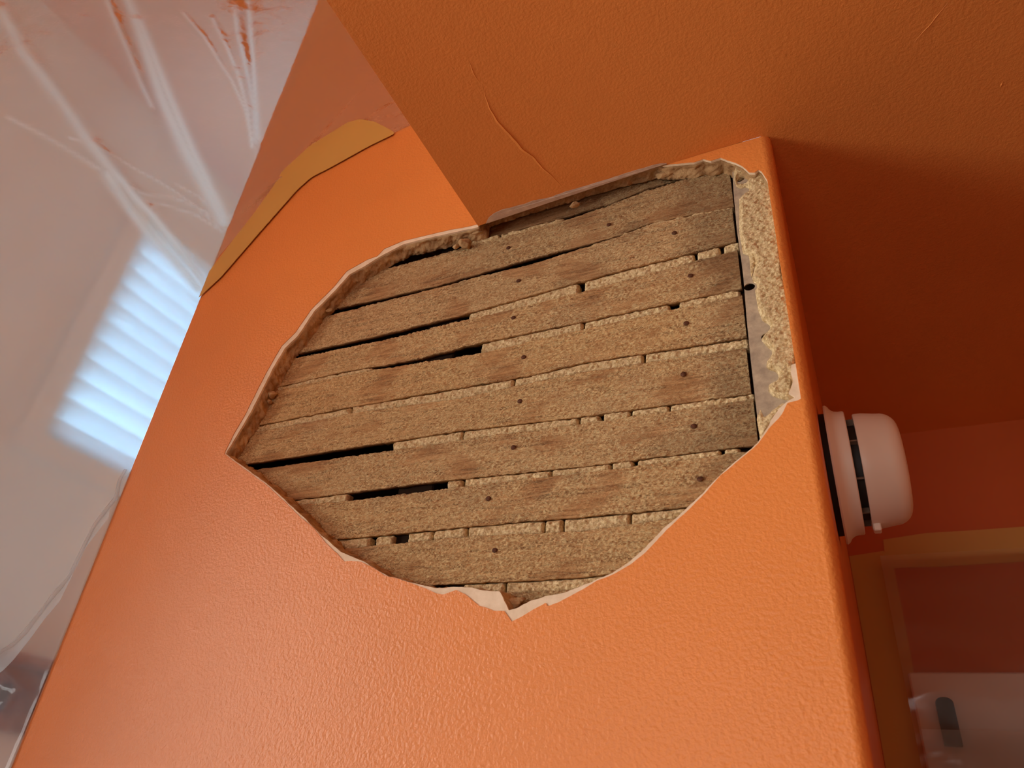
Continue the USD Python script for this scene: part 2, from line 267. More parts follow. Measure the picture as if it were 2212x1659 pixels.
def lath(i, up, lo):
    yl = YL + (0.006 if i == 0 else 0.0008 * math.sin(i * 2.3))
    up, lo = np.array(W(up, yl)), np.array(W(lo, yl))
    x0, x1 = min(up[0, 0], lo[0, 0]) - (0.03 if i else 0.0), min(max(up[-1, 0], lo[-1, 0]) + 0.05, XE - 0.03)
    def reach(e):                               # carry the traced edges on, straight, under the plaster at both ends
        a, b = e[0] - e[1], e[-1] - e[-2]
        return np.vstack([e[0] + a * (x0 - 0.01 - e[0, 0]) / a[0], e, e[-1] + b * max(0.1, (x1 + 0.01 - e[-1, 0]) / b[0])])
    up, lo = reach(up), reach(lo)
    if 0 < i < 7:                               # the lath ends just short of the metal bead, leaving a thin dark gap
        zm = 0.5 * (up[-2, 1] + lo[-2, 1]); bl = np.array(BEAD)[np.argsort([q[1] for q in BEAD])]
        x1 = float(np.interp(zm, bl[:, 1], bl[:, 0])) - 0.0032
    xs = np.arange(x0, x1, 0.0015); ns = 46 if 0 < i < 9 else 28
    zu, zl = np.interp(xs, up[:, 0], up[:, 1]), np.interp(xs, lo[:, 0], lo[:, 1])
    e = np.c_[xs * 130, np.full(len(xs), i * 7.7), np.zeros(len(xs))]
    zu = zu + (meshkit.fbm(e, 3, 31) - 0.5) * 0.0030; zl = zl + (meshkit.fbm(e + 50, 3, 33) - 0.5) * 0.0026
    t = np.linspace(0, 1, ns)[:, None]
    Z = zu[None] * (1 - t) + zl[None] * t; X = np.broadcast_to(xs[None], Z.shape)
    p = np.stack([X, np.full(X.shape, i * 0.37), Z], -1)
    ang = [0.5, 0.2, -0.4, 0.5, 0.55, 0.05, -0.06, 0.6, 0.3, 0.2][i]
    u, v = X * math.cos(ang) + Z * math.sin(ang), -X * math.sin(ang) + Z * math.cos(ang)
    patch = meshkit.fbm(np.stack([u * 16, v * 34, np.full(X.shape, i * 3.3)], -1), 4, 8)
    right = smoothstep(-0.95, -0.45, X) * [0, 0.02, 0.06, 0.12, 0.12, 0.1, 0.12, 0.1, 0.16, 0.0][i]
    cover = 0.25 + 0.75 * smoothstep(0.38, 0.60, patch + right * 0.3 + 0.05)
    grain = meshkit.fbm(np.stack([u * 170, v * 420, np.full(X.shape, i * 1.9)], -1), 3, 2)
    crumb = meshkit.fbm(p * 430, 3, 6)
    saw = np.sin(u * 900 + 6 * meshkit.noise(p * 20, 3)) * (0.00022 if i in (3, 4, 7) else 0.00006)
    thin = smoothstep(0.30, 0.66, crumb)
    res = np.clip(cover * (0.45 + 0.75 * thin), 0, 1)
    Y = yl + 0.0016 * (1 - 4 * (t - 0.5) ** 2) * 0 + (0.5 - grain) * 0.0022 * (1 - 0.6 * cover) + saw - cover * (0.0003 + 0.0016 * thin)
    front = np.stack([X, Y, Z], -1)
    nr, ncol = Z.shape
    edge0, edge1 = front[:1].copy(), front[-1:].copy(); edge0[..., 1] += 0.0012; edge1[..., 1] += 0.0012
    edge0[..., 2] += 0.0006; edge1[..., 2] -= 0.0006
    b0, b1 = front[:1].copy(), front[-1:].copy(); b0[..., 1] = b1[..., 1] = yl + 0.0085
    allr = np.vstack([b0, edge0, front, edge1, b1])
    r_all = np.vstack([np.zeros((1, ncol)), res[:1] * 0.5, res, res[-1:] * 0.4, np.zeros((1, ncol))])
    nr2 = allr.shape[0]
    v_, f_ = allr.reshape(-1, 3), grid_faces(nr2, ncol)
    back = np.array([[k, k + 1, (nr2 - 1) * ncol + k + 1, (nr2 - 1) * ncol + k] for k in range(ncol - 1)])
    f_ = np.vstack([f_, back[:, ::-1]])
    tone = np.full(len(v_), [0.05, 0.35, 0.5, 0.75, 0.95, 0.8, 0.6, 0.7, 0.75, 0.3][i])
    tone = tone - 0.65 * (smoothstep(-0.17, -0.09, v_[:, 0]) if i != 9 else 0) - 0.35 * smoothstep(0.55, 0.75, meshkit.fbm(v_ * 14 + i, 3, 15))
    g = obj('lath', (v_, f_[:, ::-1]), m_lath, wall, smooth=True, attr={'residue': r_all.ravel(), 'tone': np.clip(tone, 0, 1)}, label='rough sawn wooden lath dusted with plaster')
    for px in nails_px.get(i, []):
        x, z = W([px], yl)[0]
        head = lathe([(0, -0.0014), (0.0022, -0.0013), (0.0034, -0.0007), (0.0037, 0.0), (0.0034, 0.0006), (0.001, 0.0009), (0.0009, 0.012), (0, 0.012)], 14)
        v = head.vertices.copy(); head.vertices = np.stack([v[:, 0] + x, yl - 0.0018 + v[:, 2], v[:, 1] * 0.85 + z], 1); head.invert()
        obj('nail', head, m_rust, g, smooth=40)
for i, (up, lo) in enumerate(lath_edges): lath(i, up, lo)

# plaster squeezed through the gaps: (gap below this lath, from px x, to px x, how proud)
keys = [(0, 1005, 1080, 2.5), (0, 1082, 1218, 1.5), (1, 1337, 1585, 1.0), (2, 1013, 1250, 0.8), (2, 1262, 1500, 0.6), (2, 1505, 1555, 1.8), (2, 1562, 1600, 1.5),
        (3, 560, 806, 0.4), (3, 1040, 1260, 1.4), (3, 1262, 1445, 0.0), (3, 1466, 1600, 1.4), (4, 520, 760, 0.8), (4, 763, 1110, 1.3), (4, 1112, 1390, 1.5), (4, 1393, 1618, 1.6),
        (5, 850, 1000, 1.4), (5, 1002, 1250, 1.5), (5, 1253, 1296, 2.0), (5, 1303, 1362, 2.4), (5, 1364, 1445, 2.0), (5, 1447, 1632, 1.3),
        (6, 600, 752, 1.0), (6, 967, 1000, 1.4), (6, 1004, 1190, 1.6), (6, 1192, 1320, 1.8), (6, 1322, 1368, 2.0), (6, 1376, 1556, 1.2), (6, 1564, 1600, 2.0),
        (7, 700, 800, 0.6), (7, 812, 850, -2.0), (7, 882, 935, 1.3), (7, 938, 1010, 2.0), (7, 1012, 1175, 1.4), (7, 1178, 1216, 2.2), (7, 1219, 1360, 1.8), (7, 1363, 1520, 1.3), (8, 1000, 1090, 0.6), (8, 1094, 1330, 0.8)]
for k, (i, a, b, proud) in enumerate(keys):
    lo, up = np.array(lath_edges[i][1], float), np.array(lath_edges[i + 1][0], float)
    def line(e, x): return np.interp(x, e[:, 0], e[:, 1])
    p = np.array(W([(x, line(lo, x)) for x in np.linspace(a, b, 9)], YL)); q = np.array(W([(x, line(up, x)) for x in np.linspace(a, b, 9)], YL))
    xs = np.arange(p[0, 0], p[-1, 0], 0.0012)
    zu, zl = np.interp(xs, p[:, 0], p[:, 1]) + 0.0004, np.interp(xs, q[:, 0], q[:, 1]) - 0.0012
    zl = np.minimum(zl, zu - 0.003)
    e = np.c_[xs * 110, np.full(len(xs), k * 3.7), np.zeros(len(xs))]
    zu = zu - 0.0012 * meshkit.fbm(e, 3, 3); 
    ends = np.minimum(smoothstep(0, 0.002, xs - xs[0]), smoothstep(0, 0.002, xs[-1] - xs))
    nz = 14; t = np.linspace(0, 1, nz)[:, None]
    mid = (zu + zl) / 2; half = (zu - zl) / 2 * (0.85 + 0.15 * ends)
    Z = (mid + half)[None] * (1 - t) + (mid - half)[None] * t; X = np.broadcast_to(xs[None], Z.shape)
    pt = np.stack([X, np.full(X.shape, k * 0.9), Z], -1)
    bulge = (1 - (2 * t - 1) ** 4) * (0.25 + 0.75 * ends[None])
    Y = YL + 0.0052 - 0.0007 * proud * bulge - bulge * (0.0058 * meshkit.fbm(pt * np.array([90, 1, 110]), 3, 12) + 0.0044 * meshkit.fbm(pt * 300, 3, 5))
    top = np.stack([X, Y, Z], -1); b0, b1 = top[:1].copy(), top[-1:].copy(); b0[..., 1] = b1[..., 1] = YL + 0.014
    allr = np.vstack([b0, top, b1]); ncol = len(xs)
    l_, r_ = allr[:, :1].copy(), allr[:, -1:].copy(); l_[..., 1] = r_[..., 1] = YL + 0.014
    allr = np.concatenate([l_, allr, r_], 1)
    obj('plaster_key', (allr.reshape(-1, 3), grid_faces(allr.shape[0], allr.shape[1])[:, ::-1]), m_sand, wall, smooth=True, label='crumbly plaster squeezed between two laths')

# metal corner bead beside the laths, with its holes, and the plaster still stuck on it
bead_l = BEAD
bead_r = [(XE - 0.02, z) for _, z in bead_l]
bead_poly = Polygon(bead_l + bead_r[::-1])
for px, rx, rz in (((1598, 386), 0.0066, 0.0062), ((1619, 620), 0.0066, 0.0056), ((1656, 728), 0.006, 0.005), ((1668, 788), 0.006, 0.006), ((1672, 842), 0.006, 0.006)):
    c = W([px], 0.016)[0]
    bead_poly = bead_poly.difference(shapely.affinity.scale(Point(c).buffer(1.0, 24), rx, rz))
obj('corner_bead', slab(bead_poly, 0.0155, 0.0172), m_zinc, wall, label='dull grey metal corner bead beside the laths')
cp = W([(1584, 366), (1584, 385), (1590, 400), (1600, 405), (1612, 398), (1620, 410), (1596, 425), (1596, 500), (1604, 545), (1626, 552), (1631, 570), (1624, 597), (1631, 631), (1637, 668), (1646, 690), (1668, 703), (1650, 720), (1643, 731), (1652, 742), (1670, 758), (1656, 778), (1654, 790), (1662, 797), (1676, 800), (1684, 815), (1660, 828), (1659, 842), (1668, 853), (1682, 858), (1700, 862), (1712, 862), (1722, 800), (1726, 760), (1716, 690), (1706, 640), (1694, 590), (1688, 520), (1680, 440), (1668, 400), (1650, 372), (1620, 360), (1596, 352)], 0.012)
cp = Polygon(cp).buffer(0).buffer(-0.004).buffer(0.010).buffer(-0.006); cp = cp.intersection(paint_out.buffer(0.004)).intersection(sbox(-2, 0, XE - 0.006, ZS))
for px, r in (((1604, 389), 0.0078), ((1619, 620), 0.0085)): cp = cp.difference(Point(W([px], 0.014)[0]).buffer(r))
lowp = Polygon(W([(1643, 950), (1634, 905), (1640, 880), (1650, 900), (1668, 884), (1690, 868), (1700, 868), (1692, 890), (1670, 915), (1650, 948)], 0.012)).buffer(0)
clods = Polygon(W([(1622, 596), (1618, 560), (1612, 520), (1600, 470), (1604, 440), (1615, 450), (1630, 520), (1634, 560)], 0.012)).buffer(0)
def rough_fill(poly, y_edge, y_mid, step, seed, amp, feather):
    a, b, c, d = poly.bounds
    xs, zs = np.arange(a - step, c + 2 * step, step), np.arange(b - step, d + 2 * step, step)
    X, Z = np.meshgrid(xs, zs); P = np.stack([X, Z], -1).reshape(-1, 2)
    inside = shapely.contains_xy(poly, P[:, 0], P[:, 1])
    ok = inside.reshape(X.shape); cell = ok[:-1, :-1] | ok[1:, :-1] | ok[:-1, 1:] | ok[1:, 1:]
    out = np.nonzero(~inside)[0]; near = out[shapely.distance(poly, shapely.points(P[out])) < 2 * step]
    bd = poly.boundary; pr = shapely.line_interpolate_point(bd, shapely.line_locate_point(bd, shapely.points(P[near]))) if len(near) else []
    if len(near): P[near] = shapely.get_coordinates(pr)
    dist = shapely.distance(bd, shapely.points(P)) if bd.geom_type else 0
    q = np.c_[P[:, 0], np.zeros(len(P)), P[:, 1]]
    h = smoothstep(0, feather, dist)
    n = meshkit.fbm(q * 150, 4, seed) * 0.7 + meshkit.fbm(q * 420, 2, seed + 3) * 0.45
    Y = y_edge + (y_mid - y_edge) * h - amp * (n - 0.5) * (0.25 + 0.75 * h)
    V = np.c_[P[:, 0], Y, P[:, 1]]
    f = grid_faces(*X.shape)[cell.ravel()]
    back = V.copy(); back[:, 1] = y_edge + 0.0035
    ids = np.unique(f); mp = -np.ones(len(V), int); mp[ids] = np.arange(len(ids))
    return V[ids], mp[f], back[ids]
for poly, name_ in ((cp, 0), (lowp, 1), (clods, 2)):
    for gq in geoms(poly):
        if gq.area < 5e-5: continue
        v_, f_, bk = rough_fill(Polygon(ragged(np.array(gq.exterior.coords)[:-1], 0.0015, 0.0012, 4 + name_, 160)).buffer(0) if not gq.interiors else gq, 0.0152, 0.0085 if name_ == 0 else 0.0125, 0.0012, 40 + name_, 0.0068, 0.005)
        n_ = len(v_); e = np.vstack([f_[:, [0, 1]], f_[:, [1, 2]], f_[:, [2, 3]], f_[:, [3, 0]]])
        key = {tuple(x) for x in e.tolist()}; rim = np.array([x for x in e.tolist() if (x[1], x[0]) not in key])
        side = np.stack([rim[:, 0], rim[:, 0] + n_, rim[:, 1] + n_, rim[:, 1]], 1)
        obj('corner_plaster', (np.vstack([v_, bk]), np.vstack([f_, side])), m_sand, wall, smooth=50, label='lumpy sand plaster stuck on the metal corner bead')
# loose crumbs caught on the ledge
def crumb(px, y, r, seed, m=m_brown):
    x, z = W([px], y)[0]
    s = trimesh.creation.icosphere(3, 1.0); d = s.vertices.copy()
    k = np.random.default_rng(seed).normal(size=(9, 3)); k /= np.linalg.norm(k, axis=1)[:, None]       # an angular lump: the sphere cut by planes
    v = d * np.minimum(1.15, np.min(np.where(d @ k.T > 0.05, 0.72 / np.maximum(d @ k.T, 0.05), 9), axis=1))[:, None]
    v *= (0.8 + 0.45 * meshkit.fbm(d * 2.6 + seed * 7, 4, seed))[:, None]
    s.vertices = v * np.array([r * 1.3, r * 0.9, r * 0.75]) + [x, y, z]
    obj('plaster_crumb', s, m, wall, smooth=40)
for k, (px, y, r) in enumerate([((588, 852), 0.018, 0.0075), ((582, 868), 0.018, 0.004), ((712, 670), 0.016, 0.0045), ((1005, 527), 0.016, 0.0095), ((1030, 502), 0.012, 0.007), ((985, 533), 0.018, 0.005), ((1240, 444), 0.012, 0.006), ((1432, 378), 0.016, 0.007), ((1110, 1302), 0.015, 0.007), ((1122, 1296), 0.016, 0.005)]):
    crumb(px, y, r, k, m_brown)
# studs, the back of the wall and its ends
for x in (-0.52, -0.085, -0.93): obj('stud', bx(x - 0.028, x + 0.028, 0.036, 0.0995, 0.0, ZS + 0.3, 0.002), m_stud_shade, wall, label='dark timber stud behind the laths')
obj('rear_face', cat_(bx(XW, XE - RAD, 0.108, 0.12, 0, ZS), bx(XW, XS, 0.108, 0.12, ZS, ZC), bx(XW, XW + 0.012, 0.0045, 0.108, 0, ZC)), m_wall, wall)

obj('cavity_shade', bx(XW + 0.012, XE - RAD, 0.100, 0.1078, 0, ZS), m_stud_shade, wall, label='dark sheet added for the shade in the cavity behind the laths')  # dark sheet put in for the shade seen through the gaps

# ------------------------------------------------------------------ the rest of the room shell
def struct(name, mesh, m, label, cat): return obj(name, mesh, m, smooth=30, label=label, cat=cat, kind='structure')
struct('wall_return', bx(XE - 0.012, XE, 0.12, YF, 0, ZS), m_wall, 'orange side face of the damaged wall, running back into the dark alcove', 'wall')
struct('wall_back', bx(-0.6, XR, YF, YF + 0.1, 0, ZS), m_alcove_shade, 'end wall of the alcove behind the tape frame, its orange darkened for shade', 'wall')
low = thing('ceiling_low', 'lowered orange ceiling with cracks meeting the damaged wall', 'ceiling', kind='structure')
cx = np.r_[np.linspace(XS, XE, 40), XR]
cz = zs(cx)
CV = np.vstack([np.c_[cx, np.full(len(cx), y), z] for y, z in ((YR, np.full(len(cx), ZC)), (YR, cz), (-0.0004, cz), (-0.0004, np.full(len(cx), ZC)))])
cf = grid_faces(4, len(cx)); n_ = len(cx)
cf = np.vstack([cf, [[0, n_, 2 * n_, 3 * n_]], [[n_ - 1, 4 * n_ - 1, 3 * n_ - 1, 2 * n_ - 1]]])
soff = trimesh.Trimesh(CV, np.vstack([cf[:, [0, 1, 2]], cf[:, [0, 2, 3]]]), process=False); soff.fix_normals()
obj('soffit', cat_(soff, bx(XE - 0.012, XR, -0.0004, YF + 0.1, ZS, ZC)), m_ceil, low)
struct('ceiling_high', bx(XL - 0.2, XS, YR, 3.0, ZC, ZC + 0.1), m_ceil, 'high orange ceiling above the plastic sheet on the left', 'ceiling')
struct('floor', bx(XL - 0.2, XR + 0.1, YR - 0.1, 3.1, -0.1, 0), m_floor, 'plain grey floor of the room', 'floor')
struct('wall_rear', slab(sbox(XL - 0.2, 0, XR + 0.1, ZC).difference(sbox(UNSEEN_WIN4[0], UNSEEN_WIN4[2], UNSEEN_WIN4[1], UNSEEN_WIN4[3])), YR - 0.1, YR), m_pale, 'pale wall behind the viewer', 'wall')
struct('wall_right', bx(XR, XR + 0.1, YR, YF + 0.1, 0, ZC), m_alcove_shade, 'unseen wall at the far right of the alcove, its orange darkened for shade', 'wall')
struct('wall_far', slab(sbox(XL - 0.2, 0, XW, ZC).difference(sbox(ADDED_WIN3[0], ADDED_WIN3[2], ADDED_WIN3[1], ADDED_WIN3[3])), 3.0, 3.1), m_pale, 'pale wall at the end of the room behind the plastic', 'wall')
struct('wall_inner', bx(XW - 0.0, XW + 0.1, 0.12, 3.0, 0, ZC), m_wall, 'orange wall of the room behind the plastic', 'wall')
holes = Polygon([(YR, 0), (3.0, 0), (3.0, ZC), (YR, ZC)])
for w in (WIN1, UNSEEN_WIN2): holes = holes.difference(sbox(w[0], w[2], w[1], w[3]))
lw = trimesh.creation.extrude_polygon(holes, 0.12, engine='earcut'); v = lw.vertices.copy(); lw.vertices = np.stack([XL - v[:, 2], v[:, 0], v[:, 1]], 1); lw.invert()
struct('wall_left', lw, m_pale, 'pale window wall seen hazily through the plastic sheet', 'wall')
def window(n, w, label, louvres):
    t = thing(f'window_{n}', label, 'window', kind='structure')
    y0, y1, z0, z1 = w; x0, x1 = XL - 0.085, XL - 0.035; b = 0.045
    for r in ((y0, y0 + b, z0, z1), (y1 - b, y1, z0, z1), (y0 + b, y1 - b, z0, z0 + b), (y0 + b, y1 - b, z1 - b, z1)):
        obj('frame_bar', bx(x0, x1, *r, 0.004), m_white, t)
    obj('pane', bx(XL - 0.075, XL - 0.071, y0 + b, y1 - b, z0 + b, z1 - b), m_glass, t)
    if not louvres:
        obj('frame_bar', bx(x0 + 0.005, x1, (y0 + y1) / 2 - 0.025, (y0 + y1) / 2 + 0.025, z0 + b, z1 - b, 0.004), m_white, t)
        return
    for q in ((y0 - 0.06, y0 + 0.005, z0 - 0.06, z1 + 0.06), (y0, y1, z1 - 0.005, z1 + 0.06), (y0, y1, z0 - 0.06, z0 + 0.005)):
        obj('trim_board', bx(XL, XL + 0.018, *q, 0.003), m_white, t)
    n_ = 12
    for k in range(n_):
        z = z1 - (k + 0.5) * (z1 - z0) / n_
        a = np.linspace(-1, 1, 9); sx, sz = a * 0.022 - 0.002 * (1 - a * a), a * 0.030
        up_ = np.stack([XL - 0.012 + sx, z + sz], 1); dn = up_[::-1] + [0.003, -0.001]
        s = trimesh.creation.extrude_polygon(Polygon(np.vstack([up_, dn])), y1 - y0 - 0.02, engine='earcut'); v = s.vertices.copy()
        s.vertices = np.stack([v[:, 0], y0 + 0.01 + v[:, 2], v[:, 1]], 1); s.invert()
        obj('louvre', s, m_louvre, t, smooth=40, label='pale blue glowing blind slat')
window(1, WIN1, 'bright window with horizontal blind slats glowing blue behind the plastic', True)
window(2, UNSEEN_WIN2, 'tall two light window out of view on the left, placed to light the damaged wall', False)

def unseen_window_y(n, w, y, label):
    t = thing(f'window_{n}', label, 'window', kind='structure')
    x0, x1, z0, z1 = w; b = 0.045
    for r in ((x0, x0 + b, z0, z1), (x1 - b, x1, z0, z1)): obj('frame_bar', bx(r[0], r[1], y, y + 0.05, r[2], r[3], 0.004), m_white, t)
    for r in ((z0, z0 + b), (z1 - b, z1), ((z0 + z1) / 2 - 0.02, (z0 + z1) / 2 + 0.02)): obj('frame_bar', bx(x0 + b, x1 - b, y, y + 0.05, r[0], r[1], 0.004), m_white, t)
    obj('pane', bx(x0 + b, x1 - b, y + 0.02, y + 0.024, z0 + b, z1 - b), m_glass, t)
unseen_window_y(3, ADDED_WIN3, 3.03, 'added narrow window hidden by the damaged wall, brightens the plastic from behind')
unseen_window_y(4, UNSEEN_WIN4, YR - 0.08, 'small window out of view behind the viewer, placed to light the alcove')

# ceiling details: the grey skim where paint has come off, cracks and scratches
gp = Polygon(ragged(C([(1042, 500), (1050, 482), (1056, 470), (1066, 461), (1085, 452), (1110, 447), (1135, 440), (1152, 433), (1190, 426), (1222, 413), (1262, 402), (1320, 384), (1380, 365), (1425, 353), (1440, 352), (1440, 372), (1330, 410), (1230, 445), (1120, 480)]), 0.002, 0.0014, 9)).buffer(0)
gp = gp.intersection(sbox(XS, -0.5, XR, -0.0006))
gm = plate(gp.segmentize(0.01), -0.0012, 0.001); gv = gm.vertices.copy(); gv[:, 2] += zs(gv[:, 0]); gm.vertices = gv
obj('bare_patch', gm, m_grey, low, label='grey bare skim where ceiling paint has flaked off')
def lip(pts, w, h, parent, m, seed):            # a crack: one lip of the paint stands proud and throws a thin shadow
    p = ragged(pts + pts[::-1], 0.004, 0.0016, seed, 60)[:len(dense(pts + pts[::-1], 0.004)) // 2]
    t = np.gradient(p, axis=0); t /= np.linalg.norm(t, axis=1)[:, None] + 1e-9; nn = np.stack([-t[:, 1], t[:, 0]], 1)
    s = np.sin(np.linspace(0.05, math.pi - 0.05, len(p)))[:, None]
    a, b = p + nn * w * s, p - nn * w * 0.15 * s
    V = np.vstack([np.c_[a, zs(a[:, 0]) + 0.0002], np.c_[b, zs(b[:, 0]) - h * s[:, 0]], np.c_[p - nn * w * 0.2 * s, zs(p[:, 0]) + 0.0002]])
    return obj('crack', (V, grid_faces(3, len(p))), m, parent, smooth=False, label='hairline crack in the ceiling paint')
lip(C([(1040, 185), (1058, 232), (1075, 262), (1098, 287), (1115, 306), (1128, 322), (1150, 336), (1172, 362), (1190, 378), (1224, 412)]), 0.004, 0.0016, low, m_ceil, 2)
lip(C([(1012, 130), (1024, 158), (1040, 185)]), 0.002, 0.0006, low, m_ceil, 5)
lip(C([(2052, 2), (2010, 52), (1980, 85), (1966, 105)]), 0.0011, 0.0005, low, m_ceil, 3)
lip(C([(2166, 176), (2155, 200)]), 0.002, 0.0009, low, m_ceil, 4)

# ------------------------------------------------------------------ the plastic sheet on the left
A0 = np.array([XW, 0.0]); DIR = np.array([-0.76, -0.65])
NS = np.array([DIR[1], -DIR[0], 0.0]); NS /= np.linalg.norm(NS)       # plane of the hanging sheet
DIRU = DIR / np.linalg.norm(DIR)
if NS[1] > 0: NS = -NS                                               # faces the camera
def S(pts):                                                          # (s, z): s along the sheet, negative on the wall itself
    out = []
    for a, b in pts:
        w = hit(a, b, (0, 1, 0), -0.003)
        if w[0] > XW: out.append((XW - w[0], w[2]))
        else:
            h = hit(a, b, NS, NS @ np.array([XW, 0, 0])); out.append(((h[:2] - A0) @ DIRU, h[2]))
    return out
folds = [  # picture points, height towards the room, half width, crinkle
    ([(-10, 0), (55, 125), (130, 220), (200, 315), (262, 385)], 0.0073, 0.0299),
    ([(200, 315), (262, 385), (330, 465), (395, 550), (440, 612)], 0.0110, 0.0207),
    ([(230, 370), (310, 480), (380, 560), (430, 625)], -0.0077, 0.0253),
    ([(262, 385), (300, 405), (370, 420), (440, 452), (484, 490)], 0.0022, 0.0069),
    ([(222, -20), (255, 60), (282, 120), (300, 165), (325, 215)], 0.0053, 0.0138, 0.0040),
    ([(268, -20), (300, 60), (345, 190), (400, 310), (445, 400), (482, 478)], -0.0132, 0.0345),
    ([(300, 40), (365, 200), (425, 340), (484, 470)], 0.0099, 0.0253),
    ([(395, 20), (440, 70), (500, 170), (530, 240), (547, 322)], 0.0033, 0.0092),
    ([(458, 30), (490, 95), (515, 160), (535, 240), (545, 320)], 0.0043, 0.0115, 0.0055),
    ([(505, -20), (512, 60), (530, 130), (548, 230), (552, 310)], 0.0059, 0.0161, 0.0040),
    ([(535, -20), (545, 120), (556, 300)], -0.0066, 0.0161),
    ([(150, 300), (250, 330), (340, 380), (420, 440), (475, 492)], 0.0017, 0.0069),
    ([(300, 480), (340, 430), (420, 460), (482, 500)], 0.0014, 0.0069), ([(20, 260), (160, 330), (250, 380)], 0.0022, 0.0115),
    ([(380, 390), (430, 420), (470, 465)], 0.0017, 0.0057)]
wall_folds = [
    ([(492, 470), (560, 420), (640, 340), (720, 250), (790, 180)], 0.0020, 0.0138),
    ([(500, 480), (600, 390), (700, 320), (800, 245), (880, 190)], 0.0013, 0.0083),
    ([(545, 430), (650, 350), (760, 255), (850, 215)], 0.0010, 0.0068),
    ([(560, 330), (600, 250), (660, 130), (720, 30)], 0.0030, 0.0248),
    ([(700, 290), (790, 255), (890, 235)], 0.0010, 0.0083), ([(840, 275), (900, 262)], 0.0010, 0.0110),
    ([(480, 500), (540, 430), (590, 385)], 0.0010, 0.0096)]
def sheet_mesh(poly, step, extra, flist, seed, t_wall=True):
    a, b, c, d = poly.bounds
    ss, zs = np.arange(a - step, c + 2 * step, step), np.arange(b - step, d + 2 * step, step)
    X, Z = np.meshgrid(ss, zs); P = np.stack([X, Z], -1).reshape(-1, 2)
    inside = shapely.contains_xy(poly, P[:, 0], P[:, 1]); ok = inside.reshape(X.shape)
    cell = ok[:-1, :-1] | ok[1:, :-1] | ok[:-1, 1:] | ok[1:, 1:]
    out = np.nonzero(~inside)[0]; near = out[shapely.distance(poly, shapely.points(P[out])) < 2 * step]
    bd = poly.exterior
    P[near] = shapely.get_coordinates(shapely.line_interpolate_point(bd, shapely.line_locate_point(bd, shapely.points(P[near]))))
    s, z = P[:, 0], P[:, 1]
    pts = shapely.points(P); h = np.zeros(len(P)); w_of = smoothstep(-0.01, 0.03, s)
    for line_, amp, wid, *cr in flist:
        ls = LineString(S(line_)); dd = shapely.distance(ls, pts); al = shapely.line_locate_point(ls, pts, normalized=True)
        wob = 1 + 0.4 * (meshkit.noise(np.c_[P * 9, np.zeros(len(P))], seed) - 0.5)
        if cr: h += 0.4 * cr[0] * (meshkit.fbm(np.c_[P * 95, np.zeros(len(P))], 3, seed + 5) - 0.5) * np.exp(-(dd / (wid * 1.1)) ** 2)
        h += amp * np.exp(-(dd / (wid * wob)) ** 2) * (0.35 + 0.65 * np.sin(np.clip(al, 0.02, 0.98) * math.pi) ** 0.5)
    base = extra(s, z)
    if seed == 8: h = h * smoothstep(0, 0.08, s)
    free = smoothstep(0.0, 0.05, shapely.distance(bd, pts))
    q = np.c_[P, np.zeros(len(P))]
    soft = (meshkit.fbm(q * 5, 3, seed) - 0.5) * 0.02 * smoothstep(0.02, 0.3, s) + (meshkit.fbm(q * 30, 2, seed + 2) - 0.5) * 0.0012
    hh = base + soft + h
    hang = A0[None] + s[:, None] * DIRU[None]
    xy = np.where((s > 0)[:, None], hang, np.stack([XW - s, np.zeros(len(s))], 1))
    nxy = np.where((s > 0)[:, None], NS[:2], np.array([0, -1.0]))
    blend = smoothstep(-0.012, 0.012, s)[:, None]
    nxy = NS[:2] * blend + np.array([0, -1.0]) * (1 - blend)
    lift = np.where(s > 0, hh, 0.0015 + np.maximum(hh, 0) * free)
    xy = xy + nxy * lift[:, None]
    f = grid_faces(*X.shape)[cell.ravel()]
    V = np.c_[xy, z]; ids = np.unique(f); mp = -np.ones(len(V), int); mp[ids] = np.arange(len(ids))
    haze = np.zeros(len(P))
    for line_, amp, wid, *cr in flist:
        haze = np.maximum(haze, np.exp(-(shapely.distance(LineString(S(line_)), pts) / (0.42 * wid)) ** 2) * min(1, 0.35 + abs(amp) / 0.012))
    clear = np.where(s > 0, 0.54 - 0.40 * haze, np.clip(0.52 + 0.42 * smoothstep(0.0, 0.20, -s) - 0.30 * haze - 0.12 * (meshkit.fbm(q * 14, 3, 77) - 0.5), 0.3, 0.97))
    CLEAR.append(clear[ids])
    return V[ids], mp[f]
CLEAR = []
tape_mid = S([(447, 592), (470, 555), (500, 520), (560, 470), (610, 412), (650, 372), (700, 345), (800, 300), (856, 283), (900, 262)])
sx_max = XW - XS + 0.0005
hem = S([(272, 1015), (258, 1040), (252, 1075), (205, 1135), (178, 1190), (150, 1248), (118, 1285), (88, 1325), (52, 1370), (30, 1392), (0, 1412), (-40, 1440)])
main_poly = Polygon([(0.0005, tape_mid[0][1])] + [(min(a, -0.001) if k else 0.0005, b) for k, (a, b) in enumerate(tape_mid)][1:] + [(sx_max, tape_mid[-1][1] + 0.01), (sx_max, 3.57), (1.2, 3.57), (1.2, hem[-1][1] - 0.05)] + [(a, b - 0.035) for a, b in hem[::-1]] + [(0.0005, hem[0][1] - 0.06)]).buffer(0)
main_poly = max(geoms(main_poly), key=lambda g: g.area)
sheet = thing('plastic_sheet', 'large hazy plastic dust sheet gathered in folds at the wall edge', 'plastic sheet')
def sag(s, z): return -0.02 * smoothstep(0.0, 0.25, s) + 0.03 * np.sin(s * 3.0) * smoothstep(0.1, 0.5, s)
obj('sheeting', sheet_mesh(main_poly, 0.0065, sag, folds + wall_folds, 3), m_film, sheet, smooth=True, attr={'clear': CLEAR})
